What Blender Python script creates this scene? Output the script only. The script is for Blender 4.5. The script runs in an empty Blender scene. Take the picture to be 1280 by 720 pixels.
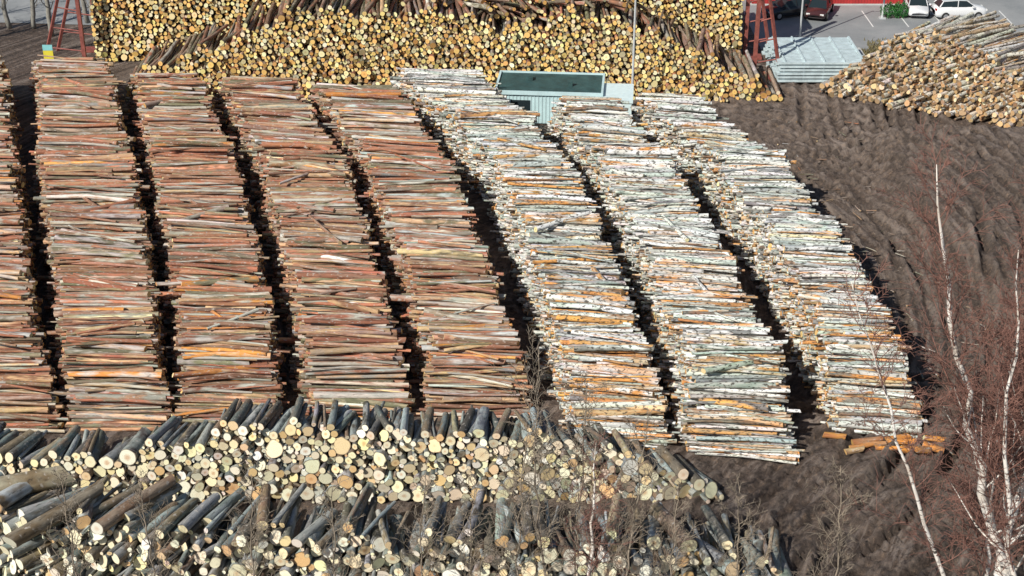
import bpy, math, random
import numpy as np
from mathutils import Vector, Matrix
random.seed(7)
rng = np.random.default_rng(11)
scene = bpy.context.scene
COL = scene.collection

# ------------------------------------------------------------------ render look / light
scene.view_settings.view_transform = 'Standard'
scene.view_settings.look = 'None'
scene.view_settings.exposure = 0
world = bpy.data.worlds.new("World"); scene.world = world; world.use_nodes = True
wn = world.node_tree; wn.nodes.clear()
sky = wn.nodes.new('ShaderNodeTexSky'); sky.sky_type = 'NISHITA'; sky.sun_disc = False
SUN_EL = math.radians(39); SUN_AZ = math.radians(223)
sky.sun_elevation = SUN_EL; sky.sun_rotation = SUN_AZ
bg = wn.nodes.new('ShaderNodeBackground'); bg.inputs[1].default_value = 0.07
wo = wn.nodes.new('ShaderNodeOutputWorld')
wn.links.new(sky.outputs[0], bg.inputs[0]); wn.links.new(bg.outputs[0], wo.inputs[0])
sd = Vector((math.sin(SUN_AZ)*math.cos(SUN_EL), math.cos(SUN_AZ)*math.cos(SUN_EL), math.sin(SUN_EL)))
sl = bpy.data.lights.new("sun", 'SUN'); sl.energy = 5.0; sl.angle = math.radians(0.5); sl.color = (1.0, .95, .86)
so = bpy.data.objects.new("sun", sl); COL.objects.link(so)
so.rotation_euler = (-sd).to_track_quat('-Z', 'Y').to_euler(); so.location = (-60, -60, 80)

cam = bpy.data.cameras.new("camera"); co = bpy.data.objects.new("camera", cam); COL.objects.link(co)
cam.sensor_width = 36; cam.lens = 36*1900/1280; cam.clip_end = 5000
co.location = (0, 0, 37); co.rotation_euler = (math.radians(90-26.8), 0, 0)
scene.camera = co

# ------------------------------------------------------------------ node helpers
class NT:
    def __init__(s, name):
        s.m = bpy.data.materials.new(name); s.m.use_nodes = True
        s.t = s.m.node_tree; s.b = s.t.nodes['Principled BSDF']
    def n(s, typ, **kw):
        nd = s.t.nodes.new(typ)
        for k, v in kw.items(): setattr(nd, k, v)
        return nd
    def l(s, a, b): s.t.links.new(a, b)
    def setin(s, sock, v):
        if hasattr(v, 'is_output'): s.l(v, sock)
        else: sock.default_value = v
    def math(s, op, a, b=0.0, clamp=False):
        nd = s.n('ShaderNodeMath', operation=op, use_clamp=clamp)
        s.setin(nd.inputs[0], a); s.setin(nd.inputs[1], b); return nd.outputs[0]
    def vmath(s, op, a, b):
        nd = s.n('ShaderNodeVectorMath', operation=op)
        s.setin(nd.inputs[0], a); s.setin(nd.inputs[1], b); return nd.outputs[0]
    def mix(s, f, a, b, bt='MIX'):
        nd = s.n('ShaderNodeMix', data_type='RGBA', blend_type=bt)
        s.setin(nd.inputs[0], f); s.setin(nd.inputs[6], a); s.setin(nd.inputs[7], b); return nd.outputs[2]
    def noise(s, vec, scale, detail=3, rough=.55, dist=0.0):
        nd = s.n('ShaderNodeTexNoise'); s.l(vec, nd.inputs['Vector'])
        nd.inputs['Scale'].default_value = scale; nd.inputs['Detail'].default_value = detail
        nd.inputs['Roughness'].default_value = rough; nd.inputs['Distortion'].default_value = dist
        return nd.outputs[0]
    def ramp(s, f, a, b, va=0.0, vb=1.0):
        nd = s.n('ShaderNodeMapRange'); s.l(f, nd.inputs[0])
        nd.inputs[1].default_value = a; nd.inputs[2].default_value = b
        nd.inputs[3].default_value = va; nd.inputs[4].default_value = vb
        return nd.outputs[0]
    def attr(s, name):
        nd = s.n('ShaderNodeAttribute'); nd.attribute_name = name; return nd
    def obj(s): return s.n('ShaderNodeTexCoord').outputs['Object']
    def bump(s, h, strength=.5, dist=.05):
        nd = s.n('ShaderNodeBump'); nd.inputs['Strength'].default_value = strength
        nd.inputs['Distance'].default_value = dist; s.l(h, nd.inputs['Height'])
        s.l(nd.outputs[0], s.b.inputs['Normal'])
    def col(s, c): s.setin(s.b.inputs['Base Color'], c)
    def rough(s, r): s.setin(s.b.inputs['Roughness'], r)

def V4(c): return (c[0], c[1], c[2], 1)

def simple(name, c, rough=.6, var=.25, scale=3.0, metallic=0.0, bump=0.0):
    t = NT(name); o = t.obj()
    nz = t.noise(o, scale, 5, .6)
    nz2 = t.noise(o, scale*7, 3, .6)
    f = t.math('MULTIPLY', t.ramp(nz, .3, .7, 1-var, 1+var), t.ramp(nz2, .3, .7, 1-var*.5, 1+var*.5))
    cc = t.n('ShaderNodeCombineColor')
    for i in range(3): t.l(t.math('MULTIPLY', f, c[i]), cc.inputs[i])
    t.col(cc.outputs[0]); t.rough(rough); t.b.inputs['Metallic'].default_value = metallic
    if bump: t.bump(nz2, bump, .03)
    return t.m

def bark_mat(name, birch):
    t = NT(name)
    lp = t.attr('lp').outputs['Vector']; rn = t.attr('rnd').outputs['Vector']
    off = t.vmath('MULTIPLY', rn, (60, 60, 60))
    big = t.noise(t.vmath('ADD', t.vmath('MULTIPLY', lp, (.9, .5, .5)), off), 1.0, 2, .6)
    fine = t.noise(t.vmath('ADD', t.vmath('MULTIPLY', lp, (2.6, 2.6, 2.6)), off), 1.0, 4, .7)
    c = t.mix(t.ramp(big, .42, .60), t.attr('t1').outputs['Color'], t.attr('t2').outputs['Color'])
    sp = t.noise(t.vmath('ADD', t.vmath('MULTIPLY', lp, (5.0, 1.2, 1.2)), off), 1.0, 2, .6)
    if birch:
        c = t.mix(t.ramp(fine, .58, .74, 0, .55), c, (.46, .24, .11, 1))
        c = t.mix(t.ramp(sp, .54, .61, 0, .88), c, (.05, .042, .034, 1))
    else:
        c = t.mix(t.ramp(sp, .60, .70, 0, .75), c, (.52, .48, .43, 1))
        c = t.mix(t.ramp(fine, .41, .27, 0, .92), c, (.032, .02, .015, 1))
    k = t.ramp(fine, .25, .75, .6, 1.32)
    cc = t.n('ShaderNodeVectorMath', operation='SCALE'); t.l(c, cc.inputs[0]); t.l(k, cc.inputs[3])
    t.col(cc.outputs[0]); t.rough(.72 if birch else .8)
    t.b.inputs['Specular IOR Level'].default_value = .35
    t.bump(fine, .7, .03)
    return t.m

def cap_mat(name):
    t = NT(name)
    lp = t.attr('lp').outputs['Vector']; rn = t.attr('rnd').outputs['Vector']
    cross = t.vmath('MULTIPLY', lp, (0, 1, 1))
    ln = t.n('ShaderNodeVectorMath', operation='LENGTH'); t.l(cross, ln.inputs[0]); r = ln.outputs['Value']
    off = t.vmath('MULTIPLY', rn, (60, 60, 60))
    nz = t.noise(t.vmath('ADD', cross, off), 1.3, 3, .6)
    nz3 = t.noise(t.vmath('ADD', cross, off), 7, 3, .6)
    big = t.noise(off, 1.0, 1, .5)
    rr = t.math('ADD', r, t.math('MULTIPLY', nz, .5))
    wav = t.math('SINE', t.math('MULTIPLY', rr, 34.0))
    c = t.attr('tc').outputs['Color']
    c = t.mix(t.ramp(wav, -1, 1, 0, .14), c, (.34, .19, .08, 1))
    heart = t.math('MULTIPLY', t.ramp(rr, .74, .38, 0, 1), t.ramp(big, .46, .6, 0, .6))
    c = t.mix(heart, c, (.50, .22, .075, 1))
    c = t.mix(t.ramp(nz3, .58, .76, 0, .45), c, (.20, .13, .08, 1))
    c = t.mix(t.ramp(r, .88, .94, 0, .85), c, (.13, .085, .055, 1))
    t.col(c); t.rough(.75); t.b.inputs['Specular IOR Level'].default_value = .25
    t.bump(nz3, .3, .02)
    return t.m

BARK = bark_mat("bark_pine", False); BIRCH = bark_mat("bark_birch", True); CAP = cap_mat("sawn_end")

# ------------------------------------------------------------------ log mesh
def build_logs(name, P, D, L, R0, R1, T1, T2, TC, bark, n=8, rings=3, bend=.04):
    N = len(P)
    D = D/np.linalg.norm(D, axis=1, keepdims=True)
    up = np.array([0, 0, 1.0])
    S = np.cross(D, up); S /= np.linalg.norm(S, axis=1, keepdims=True)
    U = np.cross(S, D)
    a = np.linspace(0, 2*np.pi, n, endpoint=False)
    a = a[None, :] + rng.uniform(0, 6.28, (N, 1))
    ca, sa = np.cos(a), np.sin(a)
    ts = np.linspace(-.5, .5, rings)
    bv = rng.normal(0, bend, (N, 2))*L[:, None]/4.0
    lump = 1+rng.normal(0, .07, (N, n))
    cut = rng.normal(0, .22, (N, 2, 2))
    rv, lv = [], []
    def ring(t):
        q = (1-4*t*t)
        c = P + D*(L*t)[:, None] + S*(bv[:, :1]*q) + U*(bv[:, 1:]*q)
        r = (R0*(.5-t) + R1*(.5+t))[:, None]*lump
        v = c[:, None, :] + (r*ca)[..., None]*S[:, None, :] + (r*sa)[..., None]*U[:, None, :]
        if abs(t) > .49:
            e = 0 if t < 0 else 1
            v = v + ((r*ca)*cut[:, e, :1] + (r*sa)*cut[:, e, 1:])[..., None]*D[:, None, :]
        lx = np.broadcast_to((L*t)[:, None], (N, n))
        return v, np.stack([lx, ca, sa], -1)
    for t in list(ts)+[-.5, .5]:
        v, lpp = ring(t); rv.append(v); lv.append(lpp)
    V = np.stack(rv, 1); LP = np.stack(lv, 1)
    K = (rings+2)*n
    V = V.reshape(N*K, 3); LP = LP.reshape(N*K, 3)
    i = np.arange(n); j = (i+1) % n
    q = []
    for k in range(rings-1):
        q.append(np.stack([k*n+i, (k+1)*n+i, (k+1)*n+j, k*n+j], 1))
    q = np.concatenate(q).reshape(-1)
    c0 = rings*n + i; c1 = (rings+1)*n + i[::-1]
    loc = np.concatenate([q, c0, c1])
    nq = n*(rings-1)
    loops = (loc[None, :] + (np.arange(N)*K)[:, None]).reshape(-1)
    lt = np.concatenate([np.full(nq, 4), [n, n]])
    ltot = np.tile(lt, N); lst = np.concatenate([[0], np.cumsum(ltot)[:-1]])
    mi = np.tile(np.concatenate([np.zeros(nq), [1, 1]]), N).astype(np.int32)
    sm = np.tile(np.concatenate([np.ones(nq), [0, 0]]), N).astype(bool)
    me = bpy.data.meshes.new(name)
    me.vertices.add(N*K); me.vertices.foreach_set('co', V.astype(np.float32).ravel())
    me.loops.add(len(loops)); me.loops.foreach_set('vertex_index', loops.astype(np.int32))
    me.polygons.add(len(ltot)); me.polygons.foreach_set('loop_start', lst.astype(np.int32))
    me.materials.append(bark); me.materials.append(CAP)
    me.polygons.foreach_set('material_index', mi); me.polygons.foreach_set('use_smooth', sm)
    me.update(calc_edges=True)
    def vec(nm, arr):
        at = me.attributes.new(nm, 'FLOAT_VECTOR', 'POINT'); at.data.foreach_set('vector', arr.astype(np.float32).ravel())
    def colr(nm, arr):
        at = me.attributes.new(nm, 'FLOAT_COLOR', 'POINT')
        A = np.ones((N*K, 4), np.float32); A[:, :3] = np.repeat(arr, K, 0); at.data.foreach_set('color', A.ravel())
    vec('lp', LP); vec('rnd', np.repeat(rng.random((N, 3)), K, 0))
    colr('t1', T1); colr('t2', T2); colr('tc', TC)
    ob = bpy.data.objects.new(name, me); COL.objects.link(ob)
    return ob

def pick(pal, wts, N, var=.18):
    pal = np.array(pal); w = np.array(wts, float)
    if w.ndim == 1: idx = rng.choice(len(pal), N, p=w/w.sum())
    else:
        cw = np.cumsum(w/w.sum(1, keepdims=True), 1); idx = (rng.random(N)[:, None] > cw).sum(1).clip(0, len(pal)-1)
    c = pal[idx]*np.exp(rng.normal(0, var, (N, 1)))*(1+rng.normal(0, .04, (N, 3)))
    return np.clip(c, .01, .88)

P_BROWN = [(.36,.145,.085), (.26,.145,.095), (.34,.245,.18), (.44,.41,.36), (.52,.34,.19), (.64,.27,.07), (.18,.165,.10)]
P_BIRCH = [(.80,.79,.73), (.60,.63,.60), (.42,.49,.45), (.68,.31,.09), (.62,.44,.25), (.27,.165,.10), (.22,.23,.23)]

# ------------------------------------------------------------------ long stacks
YK = [105.5, 98.7, 84.2, 73.0, 63.9, 56.6]
ST = [
 ([-41.8,-39.6,-34.6,-30.8,-27.7,-24.8], [-36.6,-34.4,-29.4,-25.7,-22.6,-19.7], 58.5, 104.8, 0.0, 3.1),
 ([-34.3,-32.0,-28.1,-24.4,-21.4,-18.9], [-29.1,-27.1,-22.5,-19.2,-16.8,-14.9], 58.8, 104.8, 0.0, 3.1),
 ([-27.6,-25.5,-21.4,-18.2,-15.8,-13.8], [-23.0,-20.9,-16.4,-13.4,-11.3,-9.8], 59.0, 101.6, 0.0, 3.0),
 ([-21.8,-19.7,-14.9,-12.1,-10.0,-8.4], [-16.9,-14.9,-9.8,-7.4,-5.5,-3.9], 59.3, 101.6, 0.03, 3.0),
 ([-16.0,-13.7,-8.6,-6.2,-4.2,-2.8], [-10.4,-8.1,-3.5,-1.6,.1,1.5], 59.5, 99.2, 0.08, 3.0),
 ([-10.3,-7.4,-1.1,.7,2.0,3.0], [-3.9,-1.5,3.6,5.1,6.1,7.2], 57.2, 101.6, 0.8, 3.1),
 ([.4,1.8,5.0,6.6,7.4,8.2], [4.5,5.9,9.6,11.1,11.9,12.7], 56.2, 95.6, 0.95, 3.1),
 ([4.8,6.8,12.0,13.7,14.4,14.8], [9.0,10.8,16.2,17.6,18.1,18.6], 58.3, 96.0, 0.85, 3.1),
]
def stack(idx, Ls, Rs, y0, y1, birch, H):
    yk = np.array(YK)[::-1]; Lx = np.array(Ls)[::-1]; Rx = np.array(Rs)[::-1]
    ph = rng.uniform(0, 6.28, 5)
    def h(y):
        hh = H + .24*np.sin(y*.55+ph[0]) + .18*np.sin(y*1.3+ph[1]) + .13*np.sin(y*2.9+ph[2])
        near = np.clip((y-y0)/3.9, 0, 1)**.8; far = np.clip((y1-y)/1.8, 0, 1)**.6
        return hh*near*far
    dy, dz = .182, .158
    ys, zs = [], []
    for k in range(int(4/dz)):
        z = .10 + k*dz
        y = np.arange(y0, y1, dy) + (dy/2 if k % 2 else 0)
        y = y + rng.normal(0, .05, len(y)); zz = z + rng.normal(0, .04, len(y))
        m = zz < h(y)+.05
        ys.append(y[m]); zs.append(zz[m])
    y = np.concatenate(ys); z = np.concatenate(zs)
    top = (z > h(y)-.26)
    ns = int((y1-y0)*3.2)
    yy = rng.uniform(y0+1.5, y1-.6, ns); zz = h(yy)+.06+rng.uniform(0, .14, ns)
    stray = np.concatenate([np.zeros(len(y), bool), np.ones(ns, bool)])
    y = np.concatenate([y, yy]); z = np.concatenate([z, zz]); top = np.concatenate([top, np.ones(ns, bool)])
    N = len(y)
    batter = .60 if idx < 5 else .42
    xl = np.interp(y, yk, Lx) + (.02 if idx < 5 else .10) - batter*np.clip(1-z/H, 0, 1)**1.3; xr = np.interp(y, yk, Rx) - .18 + .12*np.clip(1-z/H, 0, 1)
    gy = np.floor((y+.35*np.sin(z*2+ph[3]))/.9).astype(int) % 97; gz = np.floor((z+.3*np.sin(y*1.3))/.55).astype(int) % 7
    tab = rng.normal(0, .08, (97, 7)); g = tab[gy, gz] + .10*np.sin(y*.8+ph[2]) + .05*np.sin(y*2.3+ph[3])
    W = (xr-xl)
    L = W*rng.uniform(.90, 1.04, N)
    short = rng.random(N) < .10; L[short] *= rng.uniform(.55, .85, short.sum())
    cx = (xl+xr)/2 + g + rng.normal(0, .13, N) + np.where(short, rng.normal(0, .5, N), 0) + np.where(rng.random(N) < .03, rng.normal(0, .4, N), 0)
    tab2 = rng.normal(0, .028, (97, 7)); mess = np.abs(rng.normal(0, .05, 97))[gy]
    yaw = -(.035+.013*idx) + .035*np.sin(y*.33+ph[0]) + tab2[gy, gz] + rng.normal(0, .024, N)
    yaw = np.where(top, yaw+rng.normal(0, 1, N)*(.045+mess), yaw)
    wild = stray & (rng.random(N) < .17); yaw[wild] += rng.normal(0, .38, wild.sum())
    L[wild] *= rng.uniform(.5, .95, wild.sum())
    pitch = rng.normal(0, .010, N) + np.where(stray, rng.normal(0, .022, N), 0)
    D = np.stack([np.cos(yaw), np.sin(yaw), pitch], 1)
    D *= np.where(rng.random(N) < .5, 1, -1)[:, None]
    R = (rng.gamma(6, .0162, N)).clip(.05, .185)
    R1 = R*rng.uniform(.55, .92, N)
    P = np.stack([cx, y, z], 1)
    zonal = .5+.5*np.sin(y*.42+ph[1]+idx)
    zt = rng.random((97, 7))[gy, gz]
    lo = np.clip((74-y)/13, 0, 1)
    if birch < .5:
        w = np.stack([3.6+2.2*zonal+zt, 3.0+0*y, 2.4+1.5*(1-zonal), 1.1+2.6*(1-zonal)*zt, 1.1+lo, .28+1.2*lo*(idx > 1)*zt*2, 1.5+0*y], 1)
        T1 = pick(P_BROWN, w, N, .30); T2 = pick([(.44,.42,.37),(.32,.15,.09),(.19,.17,.11),(.52,.35,.20)], [2.4, 3.0, 1.7, 1.2], N, .22)
        if birch > 0:
            m = rng.random(N) < birch*(1+zonal); T1[m] = pick(P_BIRCH, [1,2,2,.5,.5,1,1], m.sum())
        mat = BARK
    else:
        w = np.stack([4.2-1.6*lo, 3.0+0*y, 1.9+0*y, .35+2.6*lo*zt*1.5+.5*zonal*zt, .8+1.4*lo, .6+.6*lo, .8+0*y], 1)
        if birch < .82: w[:, 3] += .5+1.0*lo; w[:, 5] += .4
        T1 = pick(P_BIRCH, w, N, .22); T2 = pick([(.76,.77,.72),(.50,.54,.51),(.60,.31,.11),(.24,.23,.21)], [3.6, 2.6, 1.7, 1.4], N)
        mat = BIRCH
    TC = pick([(.76,.47,.19), (.82,.62,.34), (.54,.31,.13), (.36,.25,.14)], [3, 2.6, 1.8, 1.2], N, .2)
    return build_logs("log_stack", P, D, L, R, R1, T1, T2, TC, mat, n=7, rings=3, bend=.05)
for i, s in enumerate(ST): stack(i, *s)

# ------------------------------------------------------------------ piles with sawn ends toward the viewer
def dart(u0, u1, hf, radii, K=40, tight=.9):
    radii = np.sort(radii)[::-1]
    U = np.zeros(len(radii)); Z = np.zeros(len(radii)); R = np.zeros(len(radii)); c = 0
    for r in radii:
        u = rng.uniform(u0, u1, K); hh = hf(u)
        z = r + rng.random(K)*np.maximum(hh-r, 0)
        ok = hh > r*1.3
        if c:
            d = (u[:, None]-U[None, :c])**2 + (z[:, None]-Z[None, :c])**2
            ok &= (d > ((r+R[None, :c])*tight)**2).all(1)
        if ok.any():
            k = np.where(ok)[0]; k = k[np.argmin(z[k])] if (len(k) > 1 and rng.random() < .5) else k[0]
            U[c], Z[c], R[c] = u[k], z[k], r; c += 1
    return U[:c], Z[:c], R[:c]

def pile(name, origin, e, u0, u1, hf, radii, L, slope, tint, tint2, tc, mat, yawf=None, n=10, K=40, ragged=.25, rise=0.0, yawj=.03, riseT=0.0, tight=.9):
    U, Z, R = dart(u0, u1, hf, radii, K, tight)
    N = len(U); e = np.array(e)/np.linalg.norm(e); b = np.array([-e[1], e[0]])
    ang = np.arctan2(b[1], b[0]) + rng.normal(0, yawj, N)
    topm = Z > hf(U)-R*2.2
    ang = ang + np.where(topm, rng.normal(0, yawj*1.6, N), 0)
    if yawf is not None: ang = ang + yawf(U)
    D = np.stack([np.cos(ang), np.sin(ang), rise+rng.normal(0, .015, N)+np.where(topm, riseT, 0)], 1)
    Ls = L*rng.uniform(.86, 1.08, N)
    F = np.stack([origin[0]+e[0]*U, origin[1]+e[1]*U, Z], 1)
    F[:, 0] += b[0]*(Z*slope); F[:, 1] += b[1]*(Z*slope)
    F += D*rng.normal(0, ragged, N)[:, None]
    P = F + D*(Ls/2)[:, None]
    return build_logs(name, P, D, Ls, R, R*rng.uniform(.75, .95, N), tint(N), tint2(N), tc(N), mat, n=n, rings=3, bend=.03)

def ip(xs, zs, amp=1.0):
    xs = np.array(xs, float); zs = np.array(zs, float); p = rng.uniform(0, 6, 3)
    return lambda u: np.maximum(np.interp(u, xs, zs, left=0, right=0) + amp*(.12*np.sin(u*1.9+p[0]) + .1*np.sin(u*4.3+p[1])+.08*np.sin(u*8.1+p[2])), 0)

grey_t = lambda N: pick([(.25,.29,.29), (.18,.21,.205), (.36,.39,.37), (.21,.15,.10), (.11,.10,.075), (.29,.24,.16)], [3, 3, 1.8, 2.2, 2.2, 1.2], N, .28)
grey_t2 = lambda N: pick([(.36,.38,.37), (.13,.12,.10), (.24,.18,.12)], [2, 2.4, 2], N, .2)
cream = lambda N: pick([(.87,.78,.54), (.82,.66,.38), (.88,.83,.67), (.66,.45,.23), (.76,.69,.52)], [4, 2.6, 3.4, 1.2, 1.8], N, .11)
gold = lambda N: pick([(.88,.62,.24), (.84,.52,.17), (.88,.74,.40), (.60,.34,.11), (.86,.78,.52)], [4, 3, 3.6, 1.4, 1.6], N, .14)
brownc = lambda N: pick([(.50,.33,.17), (.36,.23,.13), (.62,.45,.25), (.22,.15,.09), (.70,.60,.42)], [3, 3, 2.0, 3.2, .8], N, .24)
br_t = lambda N: pick(P_BROWN, [2, 3, 3, 1.2, .4, .1, 3.4], N, .25)*.85
bi_t = lambda N: pick([(.78,.74,.65), (.66,.61,.52), (.55,.40,.24), (.36,.33,.29), (.60,.32,.12)], [4, 3, 2, 1.0, .6], N, .2)

hA = ip([-27,-22,-17,-13,-11.5,-9,-3,0,2,4.5,6.5,8.3,9.2], [2.1,2.0,1.9,2.6,3.2,3.1,2.8,2.8,2.5,2.0,1.3,.55,0], 1.5)
radA = np.concatenate([rng.uniform(.28, .39, 55), rng.uniform(.18, .28, 240), rng.uniform(.10, .18, 1000), rng.uniform(.055, .10, 1000)])
pile("sawlog_pile", (0, 53.2), (1, .012), -27, 9.2, hA, radA, 2.7, .30, grey_t, grey_t2, cream, BARK,
     yawf=lambda u: np.interp(u, [-25,-10,0,3,8], [-.14,-.05,.02,.2,.38])+.06*np.sin(u*1.3), n=12, K=100, ragged=.15, yawj=.07, rise=-.07, riseT=-.10, tight=.88)
hB = ip([-28,-20,-16,-12,-8,-4,0,4,7,9.5,10.8], [3.5,3.2,2.7,2.2,2.3,1.9,2.0,1.8,1.7,1.4,0], 2.2)
radB = np.concatenate([rng.uniform(.29, .42, 60), rng.uniform(.18, .29, 280), rng.uniform(.10, .18, 850), rng.uniform(.055, .10, 700)])
pile("sawlog_pile", (0, 47.0), (1, .0), -28, 10.8, hB, radB, 3.0, .26, grey_t, grey_t2, cream, BARK,
     yawf=lambda u: np.interp(u, [-27,-18,-12,-6,8], [-.75,-.5,-.18,-.05,.06])+.08*np.sin(u*1.1), n=12, K=100, ragged=.34, yawj=.10, rise=-.06, riseT=-.04, tight=.88)
P = np.array([[-19.6, 49.2, 3.45], [-14.6, 48.9, 2.95], [-17.4, 47.9, 3.15]]); D = np.array([[.93,.36,.03],[.55,.83,.0],[.62,.78,.05]])
build_logs("large_log", P, D, np.array([4.6,4.0,4.2]), np.array([.5,.27,.32]), np.array([.44,.22,.27]), pick([(.20,.14,.085)],[1],3), pick([(.28,.24,.17)],[1],3), cream(3), BARK, n=14)
hC1 = ip([-27.5,-26,-20,-15.4,-10,-4,-1,1.5,4.5,8,12.5,17,19.8], [1.2,2.0,4.0,5.9,5.7,5.7,4.7,4.9,5.8,5.2,3.5,1.4,0], 2.0)
radC = np.concatenate([rng.uniform(.18, .26, 250), rng.uniform(.12, .18, 2400), rng.uniform(.07, .12, 3200)])
pile("pulpwood_pile", (0, 102.8), (1, 0), -27.5, 19.8, hC1, radC, 6.0, .42, br_t, br_t, gold, BARK, n=8, K=40, ragged=.2, yawj=.05, riseT=-.03, tight=.88)
hC0 = ip([-31.8,-10,10,17.4], [9.0,9.6,9.3,8.8])
radC0 = np.concatenate([rng.uniform(.18, .25, 300), rng.uniform(.13, .18, 3000), rng.uniform(.08, .13, 2400)])
pile("pulpwood_pile", (0, 111.6), (1, 0), -31.8, 17.4, hC0, radC0, 4.2, .12, br_t, br_t, gold, BARK, n=8, K=40, ragged=.14, rise=-.03, tight=.88)
N = 110
P = np.stack([rng.normal(1.0, 3.2, N), rng.uniform(106.2, 110.6, N), rng.uniform(4.9, 6.3, N)], 1); ya = rng.normal(1.9, .4, N)
build_logs("tumbled_log_heap", P, np.stack([np.cos(ya), np.sin(ya), rng.normal(-.05, .12, N)], 1), rng.uniform(2.5, 4.2, N), rng.uniform(.1, .2, N), rng.uniform(.09, .17, N), br_t(N), br_t(N), gold(N), BARK, n=8)
hD = ip([0,3,6,9,12,16,19], [0,3.0,5.0,4.9,3.9,2.2,0], 1.8)
radD = np.concatenate([rng.uniform(.15, .23, 160), rng.uniform(.10, .15, 1300), rng.uniform(.06, .10, 1700)])
pile("birch_log_pile", (21.9, 104.4), (.867, -.5), 0, 19, hD, radD, 7.2, .46, bi_t, bi_t, brownc, BIRCH, n=8, K=40, ragged=.35, yawj=.08, yawf=lambda u: -.3+0*u, riseT=-.04)

N = 11
P = np.stack([np.linspace(14.7, 18.9, N)+rng.normal(0, .15, N), rng.normal(57.4, .3, N), rng.uniform(.14, .22, N)], 1)
ya = rng.normal(.15, .3, N)
build_logs("loose_log_heap", P, np.stack([np.cos(ya), np.sin(ya), 0*ya], 1), rng.uniform(.7, 1.6, N), rng.uniform(.10, .20, N), rng.uniform(.10, .17, N),
           pick([(.62,.25,.05), (.40,.18,.07), (.50,.36,.2), (.22,.15,.09)], [3, 2, 1, 2], N), pick([(.55,.26,.08), (.25,.13,.07)], [1, 1], N), gold(N), BARK, n=9)
N = 170
P = np.stack([rng.uniform(16.8, 25, N), rng.uniform(56, 100, N), rng.uniform(.03, .1, N)], 1); P[:, 0] += np.clip((72-P[:, 1])*.1, -1, 2)+.9; ya = rng.uniform(0, 3.14, N)
build_logs("broken_branch_debris", P, np.stack([np.cos(ya), np.sin(ya), 0*ya], 1), rng.uniform(.2, 1.1, N), rng.uniform(.02, .05, N), rng.uniform(.015, .04, N),
           bi_t(N)*.6, br_t(N), brownc(N), BIRCH, n=6)

# ------------------------------------------------------------------ ground
def seg(a, b, st): return np.arange(a, b, st)
gx = np.concatenate([[-1500,-800,-400,-200,-120,-80], seg(-60, 0, 1.0), seg(0, 44, .14), seg(44, 80, 2.0), [90,120,200,400,800,1500]])
gy = np.concatenate([[-1500,-600,-200,-60,0,20,34], seg(40, 48, .5), seg(48, 114, .15), seg(114, 160, 2.0), [180,240,400,800,1600]])
GX, GY = np.meshgrid(gx, gy)
shape = GX.shape
x = GX.ravel(); y = GY.ravel()
z = .07*np.sin(x*.31+1)*np.sin(y*.27) + .05*np.sin(x*.83+y*.61) + .03*np.sin(x*1.9-y*1.3)
act = (x > -2) & (x < 46) & (y > 46) & (y < 116)
rut = np.zeros_like(x); relief = np.zeros_like(x); lite = np.zeros_like(x)
paths = []
def arc(cx, cy, r, a0, a1, n=22, sq=1.0):
    a = np.radians(np.linspace(a0, a1, n)); return np.stack([cx+r*np.cos(a), cy+sq*r*np.sin(a)], 1)
for k in range(8): paths.append(arc(2+rng.uniform(-1, 1), 74, 19.2+k*2.0+rng.uniform(-.6, .6), -65, 80, 30, 1.25))
for k in range(9): paths.append(arc(24+rng.uniform(-4, 4), 44+rng.uniform(-2, 2), 7+k*1.6, 55, 188, 24))
for k in range(6): paths.append(arc(8+2*k, 120, 19+2.5*k, -88, -15, 22))
for k in range(6): paths.append(np.array([[9+3*k, 48], [15+3*k, 55+k], [21+2*k, 66], [23+2.5*k, 80], [21+3*k, 98], [23+3*k, 112]], float))
xa, ya_ = x[act], y[act]
A = np.stack([xa, ya_], 1).astype(np.float32)
bank = 1.7/(1+np.exp(-((xa-(25.0+2.0*np.sin(ya_*.13)))/.4)))*np.clip((97-ya_)/4, 0, 1)*np.clip((ya_-62)/8, 0, 1)
for pth in paths:
    dmin = np.full(len(A), 99., np.float32); sarc = np.zeros(len(A), np.float32); cum = 0
    for a, b in zip(pth[:-1], pth[1:]):
        ab = b-a; l2 = (ab**2).sum(); l = math.sqrt(l2)
        t = np.clip(((A-a)@ab)/l2, 0, 1); d = np.hypot(A[:, 0]-a[0]-t*ab[0], A[:, 1]-a[1]-t*ab[1])
        m = d < dmin; dmin[m] = d[m]; sarc[m] = (cum+t*l)[m]; cum += l
    w = np.exp(-((dmin-1.05)/.25)**2); ridge = np.exp(-((dmin-1.48)/.15)**2)+np.exp(-((dmin-.64)/.14)**2)
    dep = rng.uniform(.14, .36)
    mod = .6+.4*np.sin(sarc*.3+rng.uniform(0, 6))
    relief[act] += (-dep*w + .6*dep*ridge)*mod + .06*w*np.sign(np.sin(sarc*11))
    rut[act] = np.maximum(rut[act], w*mod); lite[act] = np.maximum(lite[act], ridge*mod)
rough_n = np.zeros(len(A))
for k in range(44):
    f = rng.uniform(1.0, 16.0); th = rng.uniform(0, 6.28); rough_n += (.05/f**.75)*np.sin(f*(xa*math.cos(th)+ya_*math.sin(th))+rng.uniform(0, 6)+2.3*np.sin(xa*rng.uniform(.5,1.5)+k)+2.1*np.sin(ya_*rng.uniform(.5,1.5)+k*2))
relief[act] += rough_n*.8 + rng.normal(0, .034, len(A)) + bank
fade = np.clip((112-y)/3, 0, 1)*np.clip((y+100)/80, 0, 1)
z = (z+relief)*fade - (1-fade)*.03
ny, nx = shape
me = bpy.data.meshes.new("ground")
me.vertices.add(len(x)); me.vertices.foreach_set('co', np.stack([x, y, z], 1).astype(np.float32).ravel())
ii, jj = np.meshgrid(np.arange(nx-1), np.arange(ny-1)); b0 = (jj*nx+ii).ravel()
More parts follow.
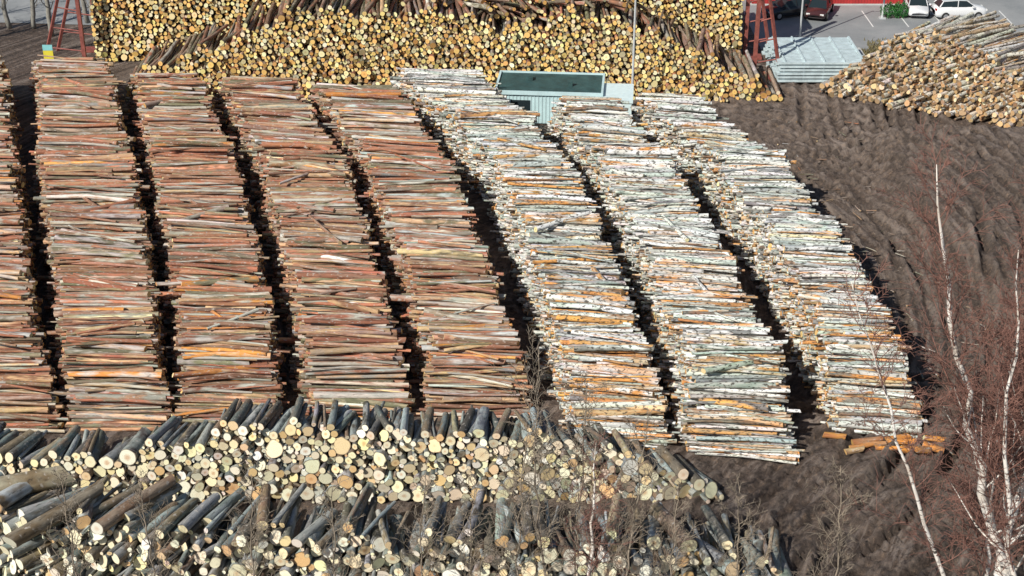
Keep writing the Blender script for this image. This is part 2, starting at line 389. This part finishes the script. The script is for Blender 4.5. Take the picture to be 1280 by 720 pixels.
F = np.stack([b0, b0+1, b0+nx+1, b0+nx], 1)
me.loops.add(F.size); me.loops.foreach_set('vertex_index', F.astype(np.int32).ravel())
me.polygons.add(len(F)); me.polygons.foreach_set('loop_start', (np.arange(len(F))*4).astype(np.int32))
me.polygons.foreach_set('use_smooth', np.ones(len(F), bool))
me.update(calc_edges=True)
at = me.attributes.new('rut', 'FLOAT', 'POINT'); at.data.foreach_set('value', rut.astype(np.float32))
at = me.attributes.new('lite', 'FLOAT', 'POINT'); at.data.foreach_set('value', lite.astype(np.float32))
far = y > 62
r1 = np.where(far, np.hypot(x-2, (y-74)/1.25), np.hypot(x-24, y-44)); th1 = np.where(far, np.arctan2(y-74, x-2), np.arctan2(y-44, x-24))
at = me.attributes.new('sweep', 'FLOAT_VECTOR', 'POINT'); at.data.foreach_set('vector', np.stack([r1*2.6, th1*4.5, 0*x], 1).astype(np.float32).ravel())
t = NT("dirt"); o = t.obj()
n1 = t.noise(o, .12, 6, .6, .6); n2 = t.noise(o, 1.4, 6, .7); n3 = t.noise(o, 4, 6, .9)
st = t.noise(t.attr('sweep').outputs['Vector'], 1.0, 6, .7, .3)
c = t.mix(t.ramp(n1, .40, .60), (.098, .066, .05, 1), (.17, .13, .108, 1))
c = t.mix(t.ramp(n2, .50, .68, 0, .7), c, (.27, .215, .18, 1))
c = t.mix(t.ramp(n2, .46, .30, 0, .8), c, (.05, .033, .025, 1))
c = t.mix(t.ramp(st, .52, .62, 0, .8), c, (.34, .28, .245, 1))
c = t.mix(t.ramp(st, .48, .38, 0, .88), c, (.042, .029, .022, 1))
c = t.mix(t.math('MULTIPLY', t.attr('lite').outputs['Fac'], t.ramp(n2, .35, .65, .1, .75)), c, (.37, .30, .255, 1))
c = t.mix(t.math('MULTIPLY', t.attr('rut').outputs['Fac'], t.ramp(n2, .3, .7, .4, .95)), c, (.04, .027, .021, 1))
c = t.mix(t.ramp(n3, .53, .64, 0, .75), c, (.38, .26, .175, 1))
c = t.mix(t.ramp(n3, .46, .36, 0, .85), c, (.03, .02, .015, 1))
t.col(c); t.rough(t.ramp(n1, .4, .6, .7, .95)); t.bump(t.math('ADD', st, n3), 1.0, .2)
me.materials.append(t.m)
ob = bpy.data.objects.new("ground", me); COL.objects.link(ob)

# ------------------------------------------------------------------ generic geometry
def meshobj(name, verts, faces, mat, parent=None, mats=None, mi=None, smooth=False, loc=(0,0,0), rotz=0):
    me = bpy.data.meshes.new(name); me.from_pydata([tuple(v) for v in verts], [], faces)
    for m in (mats or [mat]): me.materials.append(m)
    if mi: me.polygons.foreach_set('material_index', mi)
    if smooth: me.polygons.foreach_set('use_smooth', [True]*len(faces))
    me.update(); ob = bpy.data.objects.new(name, me); COL.objects.link(ob)
    ob.location = loc; ob.rotation_euler = (0, 0, rotz)
    if parent: ob.parent = parent
    return ob
def empty(name, loc=(0,0,0), rotz=0):
    e = bpy.data.objects.new(name, None); COL.objects.link(e); e.location = loc; e.rotation_euler = (0, 0, rotz); return e
class Acc:
    def __init__(s): s.v = []; s.f = []; s.m = []
    def box(s, a, b, m=0):
        k = len(s.v); x0,y0,z0 = a; x1,y1,z1 = b
        s.v += [(x0,y0,z0),(x1,y0,z0),(x1,y1,z0),(x0,y1,z0),(x0,y0,z1),(x1,y0,z1),(x1,y1,z1),(x0,y1,z1)]
        for q in [(0,3,2,1),(4,5,6,7),(0,1,5,4),(1,2,6,5),(2,3,7,6),(3,0,4,7)]: s.f.append(tuple(k+i for i in q)); s.m.append(m)
    def tube(s, pts, rad, n=5, m=0, cap=True):
        k = len(s.v); pts = [Vector(p) for p in pts]
        for i, p in enumerate(pts):
            d = (pts[min(i+1, len(pts)-1)]-pts[max(i-1, 0)])
            if d.length < 1e-6: d = Vector((0, 0, 1))
            d.normalize(); a = d.cross(Vector((.31, .95, .12))); a.normalize(); b = d.cross(a)
            for j in range(n):
                t = 6.2832*j/n; s.v.append(tuple(p+(a*math.cos(t)+b*math.sin(t))*rad[i]))
        for i in range(len(pts)-1):
            for j in range(n):
                j2 = (j+1) % n
                s.f.append((k+i*n+j, k+i*n+j2, k+(i+1)*n+j2, k+(i+1)*n+j)); s.m.append(m)
        if cap and n > 3:
            s.f.append(tuple(k+j for j in range(n))[::-1]); s.m.append(m)
            s.f.append(tuple(k+(len(pts)-1)*n+j for j in range(n))); s.m.append(m)
    def obj(s, name, mats, parent=None, smooth=False, loc=(0,0,0), rotz=0):
        return meshobj(name, s.v, s.f, None, parent, mats, s.m, smooth, loc, rotz)

# ------------------------------------------------------------------ bare trees
t = NT("birch_trunk_bark"); o = t.obj()
n1 = t.noise(t.vmath('MULTIPLY', o, (2, 2, 7)), 1.0, 4, .6); n2 = t.noise(o, 1.0, 3, .6)
c = t.mix(t.ramp(n2, .4, .65), (.82, .79, .74, 1), (.60, .53, .46, 1)); c = t.mix(t.ramp(n1, .57, .63), c, (.06, .05, .045, 1))
t.col(c); t.rough(.7); TRUNK = t.m
TWIG = simple("birch_twig", (.22, .11, .085), .8, .3, 2)
GTWIG = simple("grey_twig", (.26, .215, .165), .8, .3, 2)
def tree(name, base, top, r0, seed, nb=40, crown=.3, spread=.26, twig=TWIG, trunk=TRUNK, sub=6, tw=4, tr=.009, thin=.035):
    R = random.Random(seed); A = Acc(); base = Vector(base); top = Vector(top); H = (top-base).length
    pts = []; rad = []; M = 16; wob = Vector((R.uniform(-1,1), R.uniform(-1,1), 0))
    for i in range(M+1):
        f = i/M; p = base.lerp(top, f) + wob*(.03*H*math.sin(f*3.1)) + Vector((R.uniform(-1,1), R.uniform(-1,1), 0))*.008*H*(1 if 0 < i < M else 0)
        pts.append(p); rad.append(r0*(1-f)**.8+.012)
    A.tube(pts, rad, 8, 0)
    def limb(p, d, L, r, depth):
        n = 5 if depth < 2 else 3; q = p.copy(); P = [q.copy()]; dd = d.normalized(); nodes = []
        for i in range(n):
            dd = (dd + Vector((R.uniform(-1,1), R.uniform(-1,1), R.uniform(-1,1)))*.17 + Vector((0,0,.10 if depth == 0 else (-.02 if depth == 1 else -.12)))).normalized()
            q = q + dd*(L/n); P.append(q.copy()); nodes.append((q.copy(), dd.copy()))
        m = 0 if r > thin else 1
        A.tube(P, [max(r*(1-.8*i/n), tr*.55) for i in range(n+1)], 5 if depth == 0 else 3, m, cap=False)
        if depth < 2:
            cnt = sub if depth == 0 else tw
            for k in range(cnt):
                q, dd = nodes[min(n-1, int(R.uniform(.15, 1.0)*n))]
                sd = Vector((R.uniform(-1,1), R.uniform(-1,1), R.uniform(-.4,.8))).normalized()
                limb(q, (dd*.8+sd*.75), L*R.uniform(.35, .6), max(r*.42, tr), depth+1)
    for b in range(nb):
        f = crown+(1-crown)*(b+.5)/nb*.98; i = min(M-1, int(f*M)); p = pts[i].lerp(pts[i+1], f*M-i)
        a = R.uniform(0, 6.28); el = R.uniform(.6, 1.1)
        d = Vector((math.cos(a)*math.cos(el), math.sin(a)*math.cos(el), math.sin(el)))
        L = H*spread*R.uniform(.55, 1.1)*(1.12-f)**.6
        limb(p, d, L, min(max(rad[i]*.30, tr*1.4), .045), 0)
    return A.obj(name, [trunk, twig], smooth=True)
tree("birch_tree", (18.4, 40, 0), (12.2, 40.5, 20.5), .20, 1, 46, .28, .18, sub=8, tw=5, tr=.012)
tree("birch_tree", (15.2, 40, 0), (16.8, 41, 22), .18, 2, 48, .30, .18, sub=8, tw=5, tr=.012)
tree("birch_tree", (16.8, 39.5, 0), (9.9, 39.6, 17.2), .09, 3, 34, .4, .15, sub=7, tw=4, tr=.011)
tree("birch_tree", (19.0, 43, 0), (18.0, 43, 22), .11, 4, 46, .3, .20, sub=8, tw=5, tr=.013)
tree("birch_tree", (17.4, 38.5, 0), (14.4, 39, 18.5), .11, 14, 38, .35, .17, sub=7, tw=5, tr=.012)
for k, (bx, by, tx, hh) in enumerate([(20.8,50,20.0,19.5),(23.4,56,22.8,19),(19.6,46,18.4,16),(17.4,43.5,16.4,13.5),(25.0,60,24.6,17),(21.5,53,20.8,14),(27.5,66,27,16)]):
    tree("birch_tree", (bx, by, 0), (tx, by, hh), .075, 105+k, 46, .14, .21, sub=8, tw=5, tr=.018, thin=.06)
for k, (bx, by, tx, h, r) in enumerate([(2.7, 44, 2.9, 8.6, .08), (1.6, 44.5, .9, 12.0, .045), (.3, 43.5, .6, 9.6, .04), (3.8, 44, 4.6, 9.2, .035), (2.2, 45, 2.6, 10.5, .03),
        (-9.5, 43.5, -9.0, 7.6, .03), (-12.5, 43.2, -12.8, 7.6, .03), (-6.5, 43.4, -6.2, 7.2, .03), (-15.5, 43.5, -15.6, 7.6, .03), (-3.2, 43.6, -3.0, 7.6, .03), (8.2, 44, 8.0, 6.8, .03), (5.6, 43.5, 5.8, 7.0, .03), (11.5, 43.5, 11.3, 8.0, .03), (-1.2, 43.4, -1.3, 7.4, .03)]):
    tree("birch_sapling", (bx, by, 0), (tx, by+.4, h), r, 30+k, 34 if k < 5 else 24, .25, .24, GTWIG if k != 0 else TWIG, TRUNK if k == 0 else GTWIG, 5, 4, .011)
TB = simple("tree_trunk_bark", (.26,.25,.22), .8, .3)
for k in range(8):
    bx = -47+k*2.0; by = 119+random.uniform(-3, 7)
    tree("bare_tree", (bx, by, 0), (bx+random.uniform(-.8, .8), by, random.uniform(9, 13)), .2, 60+k, 22, .12, .28, GTWIG, TB, 4, 3, .016)

# ------------------------------------------------------------------ pavement
t = NT("asphalt"); o = t.obj()
n1 = t.noise(o, .25, 6, .6); n2 = t.noise(o, 12, 4, .7)
c = t.mix(t.ramp(n1, .35, .65), (.22, .235, .245, 1), (.33, .34, .345, 1)); c = t.mix(t.ramp(n2, .5, .75, 0, .5), c, (.14,.135,.13,1))
t.col(c); t.rough(.85); t.bump(n2, .3, .02); ASPH = t.m
meshobj("parking_pavement", [(19.5,114.6,.004),(70,112.6,.004),(70,180,.004),(19.5,180,.004)], [(0,1,2,3)], ASPH)
meshobj("road", [(-110,128,.006),(-33,121,.006),(-33,131,.006),(-110,138,.006)], [(0,1,2,3)], ASPH)
CONC = simple("concrete", (.50,.51,.50), .85, .15, 1.2, bump=.3)
A = Acc(); A.box((19.6,112.7,0), (27.2,114.5,.22)); A.obj("concrete_slab", [CONC])
WH = simple("white_paint", (.75,.75,.73), .6, .12)
A = Acc()
for k in range(8): A.box((29.5+k*2.9, 120.6, .004), (29.60+k*2.9, 125.2, .009))
A.obj("parking_bay_marking", [WH])
GRASS = simple("dry_grass", (.19,.16,.08), .95, .4, 2, bump=.8)
A = Acc()
for k in range(8000):
    if k < 4500: px = random.uniform(28, 46); py = 115.0+random.gauss(0, .9)
    else: px = random.gauss(28, 1.6); py = random.uniform(108, 114.5)
    a = random.uniform(0, 3.14); hh = random.uniform(.08, .34)
    i = len(A.v); A.v += [(px-.06*math.cos(a), py-.06*math.sin(a), 0), (px+.06*math.cos(a), py+.06*math.sin(a), 0), (px+random.uniform(-.15,.15), py+random.uniform(-.15,.15), hh)]
    A.f.append((i, i+1, i+2)); A.m.append(0)
A.obj("dry_grass", [GRASS])

# ------------------------------------------------------------------ board stack
BLUEW = simple("planed_board", (.50,.60,.63), .6, .2, 2.0)
A = Acc()
for lay in range(6):
    z0 = .12+lay*.27
    for k in range(10):
        y0 = 106.6+k*.62+random.uniform(-.04, .04); jx = random.uniform(-.25, .25)
        A.box((19.4+jx+lay*.05, y0, z0), (26.1+jx-lay*.05, y0+.5, z0+.15))
    for k in range(5): A.box((19.9+k*1.45, 106.75, z0+.152), (20.02+k*1.45, 112.6, z0+.268))
A.obj("board_stack", [BLUEW])

# ------------------------------------------------------------------ site cabin
CY = simple("cabin_wall_paint", (.52,.70,.73), .5, .1, 1.2); ROOF = simple("roof_felt", (.03,.075,.075), .7, .4, 1.5)
GL = NT("glass_dark"); GL.col((.02,.03,.035,1)); GL.rough(.1); GL = GL.m
cab = empty("site_cabin", (2.7, 99.9, 0), math.radians(-5))
A = Acc(); A.box((-3.6,-2,.15), (3.5,2,2.2))
for k in range(28): A.box((-3.55+k*.25, -2.03, .2), (-3.47+k*.25, -2.0, 2.12))
A.obj("walls", [CY], cab)
A = Acc(); A.box((-3.75,-2.15,2.202), (3.65,-2.0,2.46)); A.box((-3.75,2.0,2.202), (3.65,2.15,2.46)); A.box((-3.75,-1.998,2.202), (-3.6,1.998,2.46)); A.box((3.5,-1.998,2.202), (3.65,1.998,2.46))
A.obj("roof_rim", [CY], cab)
A = Acc(); A.box((-3.598,-1.996,2.202), (3.498,1.996,2.36)); A.box((-1.8,.4,2.362), (-1.3,.9,2.6)); A.box((1.2,-.6,2.362), (1.5,-.3,2.7)); A.obj("roof", [ROOF], cab)
A = Acc(); A.box((-2.6,-2.07,.9), (-1.3,-2.032,1.8)); A.obj("window", [GL], cab)
A = Acc(); A.box((3.652,-2.9,.15), (5.6,.6,2.12)); A.box((3.655,-2.98,2.122), (5.68,.68,2.24)); A.obj("annex", [simple("cabin_light_paint", (.66,.80,.82), .5, .08)], cab)
A = Acc(); A.box((4.3,-2.94,.2), (5.1,-2.902,1.95)); A.obj("door", [WH], cab)

# ------------------------------------------------------------------ steel stakes
RUST = simple("red_oxide_steel", (.24,.07,.055), .65, .35, 3)
def stake(name, x0, y0, lean, H=10.5, side=1):
    A = Acc()
    A.box((x0-.14, y0-.14, 0), (x0+.14, y0+.14, H))
    A.tube([(x0+side*lean, y0, 0), (x0+side*.1, y0, H-1.2)], [.15,.13], 4)
    for k in range(1, 6):
        f = k/6.; zz = f*(H-1.2); A.tube([(x0, y0, zz-.3), (x0+side*lean*(1-f), y0, zz)], [.06,.06], 4)
    A.box((x0-1.0*(side < 0)-.3, y0-.5, 0), (x0+1.0*(side > 0)+.3, y0+.5, .18))
    A.obj(name, [RUST])
stake("steel_stake_frame", 17.9, 107.6, 2.0, 10.5, 1); stake("steel_stake_frame", 17.9, 112.6, 2.0, 10.5, 1)
stake("steel_stake_frame", -32.3, 110.4, 3.2, 10.5, -1); stake("steel_stake_frame", -32.3, 114.4, 3.2, 10.5, -1)

# ------------------------------------------------------------------ poles
GALV = simple("galvanised_steel", (.58,.60,.61), .45, .1, 2, metallic=.2)
def lamp(name, x, y, H, r=.07):
    A = Acc(); A.tube([(x,y,0),(x,y,.8),(x,y,H)], [r*1.5, r*1.2, r*.7], 8); A.tube([(x,y,H-.1),(x+.6,y-.4,H+.15),(x+1.3,y-.9,H+.2)], [.04,.04,.035], 6)
    A.box((x+1.1,y-1.15,H+.12), (x+1.7,y-.85,H+.26)); A.box((x-.25,y-.25,0),(x+.25,y+.25,.12)); A.obj(name, [GALV])
lamp("street_lamp", 8.4, 101.0, 12, .08); lamp("street_lamp", 22.9, 117, 9); lamp("street_lamp", 30.8, 123, 9)
A = Acc(); A.tube([(-33.3,105.3,0),(-33.3,105.3,3.2)], [.06,.06], 6, 1); A.box((-33.7,105.15,2.2), (-33.0,105.23,3.0), 0); A.box((-33.7,105.14,3.002), (-33.0,105.22,3.4), 2)
A.obj("marker_sign", [simple("yellow_paint", (.75,.65,.06), .5, .1), GALV, simple("cyan_paint", (.25,.60,.62), .5, .1)])

# ------------------------------------------------------------------ red warehouse
RED = simple("red_boarding", (.42,.035,.035), .6, .15, 1)
bld = empty("red_warehouse", (0, 126.9, 0))
A = Acc(); A.box((20.5,0,.12), (34.6,14,5.2))
for k in range(56): A.box((20.52+k*.25,-.03,.14), (20.58+k*.25,-.002,5.18))
A.obj("walls", [RED], bld)
A = Acc(); A.box((20.4,-.06,0), (34.7,14.05,.117)); A.obj("plinth", [CONC], bld)
v = [(20,-.6,5.1),(35.1,-.6,5.1),(35.1,7,7.6),(20,7,7.6),(20,14.6,5.1),(35.1,14.6,5.1)]
meshobj("roof", v, [(0,1,2,3),(3,2,5,4),(0,3,4),(1,5,2)], ROOF, bld)
A = Acc()
for k in range(4): A.box((22+k*3.3,-.09,1.4), (23.2+k*3.3,-.034,2.6))
A.obj("windows", [GL], bld)
A = Acc()
for k in range(4):
    A.box((21.88+k*3.3,-.11,1.3), (21.998+k*3.3,-.034,2.7)); A.box((23.202+k*3.3,-.11,1.3), (23.32+k*3.3,-.034,2.7))
A.obj("window_trim", [WH], bld)

# ------------------------------------------------------------------ cars
TYRE = simple("tyre_rubber", (.02,.02,.02), .85, .1); CHR = simple("wheel_alloy", (.5,.5,.52), .35, .05, metallic=.7)
def car(name, loc, rot, color, suv=0.0):
    p = NT(name+"_paint"); p.col(V4(color)); p.rough(.28); p.b.inputs['Coat Weight'].default_value = .6
    e = empty(name, loc, rot)
    ht = .12*suv
    S = [(-2.22,.66,.42,.66),(-2.12,.80,.28,.86),(-1.75,.88,.22,.95),(-1.0,.90,.20,.97),(0,.91,.20,.95),(.8,.90,.20,.93),(1.3,.88,.22,.86),(1.85,.84,.24,.76),(2.12,.74,.30,.66),(2.22,.58,.40,.54)]
    V = []; F = []
    for (x,w,a,b) in S:
        b += ht
        V += [(x,-w*.93,a),(x,-w,a+(b-a)*.35),(x,-w*.98,a+(b-a)*.75),(x,-w*.88,b),(x,0,b+.035),(x,w*.88,b),(x,w*.98,a+(b-a)*.75),(x,w,a+(b-a)*.35),(x,w*.93,a)]
    n = 9
    for i in range(len(S)-1):
        for j in range(n): F.append((i*n+j, i*n+(j+1) % n, (i+1)*n+(j+1) % n, (i+1)*n+j))
    F.append(tuple(range(n))); F.append(tuple((len(S)-1)*n+j for j in range(n))[::-1])
    meshobj("body", V, F, p.m, e, smooth=True)
    G = [(-1.95,.74,.94),(-1.55,.60,1.40),(-.2,.62,1.46),(.35,.60,1.40),(1.15,.76,.90)]
    V = []
    for (x,w,z) in G: V += [(x,-w,z+ht),(x,w,z+ht)]
    V += [(-1.0,-.80,.95+ht),(-1.0,.80,.95+ht),(.2,-.81,.94+ht),(.2,.81,.94+ht)]
    F = [(0,1,3,2),(6,7,9,8),(0,2,10),(2,4,12,10),(4,6,12),(6,8,12),(1,11,3),(3,11,13,5),(5,13,7),(7,13,9)]
    meshobj("glass", V, F, GL, e)
    V = [(-1.6,-.61,1.415+ht),(-1.6,.61,1.415+ht),(-.2,-.63,1.485+ht),(-.2,.63,1.485+ht),(.38,-.6,1.42+ht),(.38,.6,1.42+ht)]
    V += [(a,b_,c-.045) for a,b_,c in V]
    meshobj("roof", V, [(0,1,3,2),(2,3,5,4),(0,2,8,6),(2,4,10,8),(1,7,9,3),(3,9,11,5),(0,6,7,1),(4,5,11,10)], p.m, e, smooth=False)
    A = Acc()
    for sy in (-1, 1):
        A.tube([(.36,sy*.61,1.42+ht),(1.13,sy*.77,.92+ht)], [.03,.035], 4); A.tube([(-.35,sy*.635,1.46+ht),(-.4,sy*.82,.95+ht)], [.035,.035], 4); A.tube([(-1.58,sy*.61,1.41+ht),(-1.9,sy*.75,.95+ht)], [.05,.06], 4)
        A.box((.75,sy*.98-.09,.92+ht), (.92,sy*.98+.09,1.05+ht))
    A.obj("pillars_and_mirrors", [p.m], e)
    A = Acc()
    for sx in (-1.38, 1.38):
        for sy in (-1, 1):
            c = Vector((sx, sy*.84, .33))
            A.tube([c-Vector((0,.12,0)), c+Vector((0,.12,0))], [.33,.33], 16, 0); A.tube([c-Vector((0,.128,0)), c+Vector((0,.128,0))], [.2,.2], 10, 1)
    A.obj("wheels", [TYRE, CHR], e)
    A = Acc(); A.box((2.06,-.72,.56+ht),(2.17,-.42,.68+ht)); A.box((2.06,.42,.56+ht),(2.17,.72,.68+ht)); A.obj("headlights", [WH], e)
    A = Acc(); A.box((-2.21,-.76,.66+ht),(-2.1,-.5,.82+ht)); A.box((-2.21,.5,.66+ht),(-2.1,.76,.82+ht)); A.obj("tail_lights", [RED], e)
car("parked_car", (23.0,123.9,.01), math.radians(205), (.02,.022,.028)); car("parked_car", (25.7,124.0,.01), math.radians(250), (.07,.025,.025))
car("parked_car", (34.0,124.7,.01), math.radians(262), (.75,.76,.78)); car("parked_suv", (37.2,123.4,.01), math.radians(4), (.78,.79,.80), 1.0)
A = Acc()
for k in range(2400):
    d = Vector((random.gauss(0,1),random.gauss(0,1),random.gauss(0,1))).normalized()*random.uniform(.5,1)**.5
    c = Vector((31.8+random.choice((-.6,.1,.6))+d.x*.6, 123.2+d.y*.55, .65+d.z*.6*(1+.3*math.sin(d.x*5)))); i = len(A.v)
    for q in range(3): A.v.append(tuple(c+Vector((random.uniform(-.09,.09),random.uniform(-.09,.09),random.uniform(-.09,.09)))))
    A.f.append((i,i+1,i+2)); A.m.append(0)
A.tube([(31.8,123.2,0),(31.8,123.2,.7)],[.06,.04],5,1)
A.obj("evergreen_shrub", [simple("shrub_leaf", (.03,.15,.03), .6, .4), GTWIG])
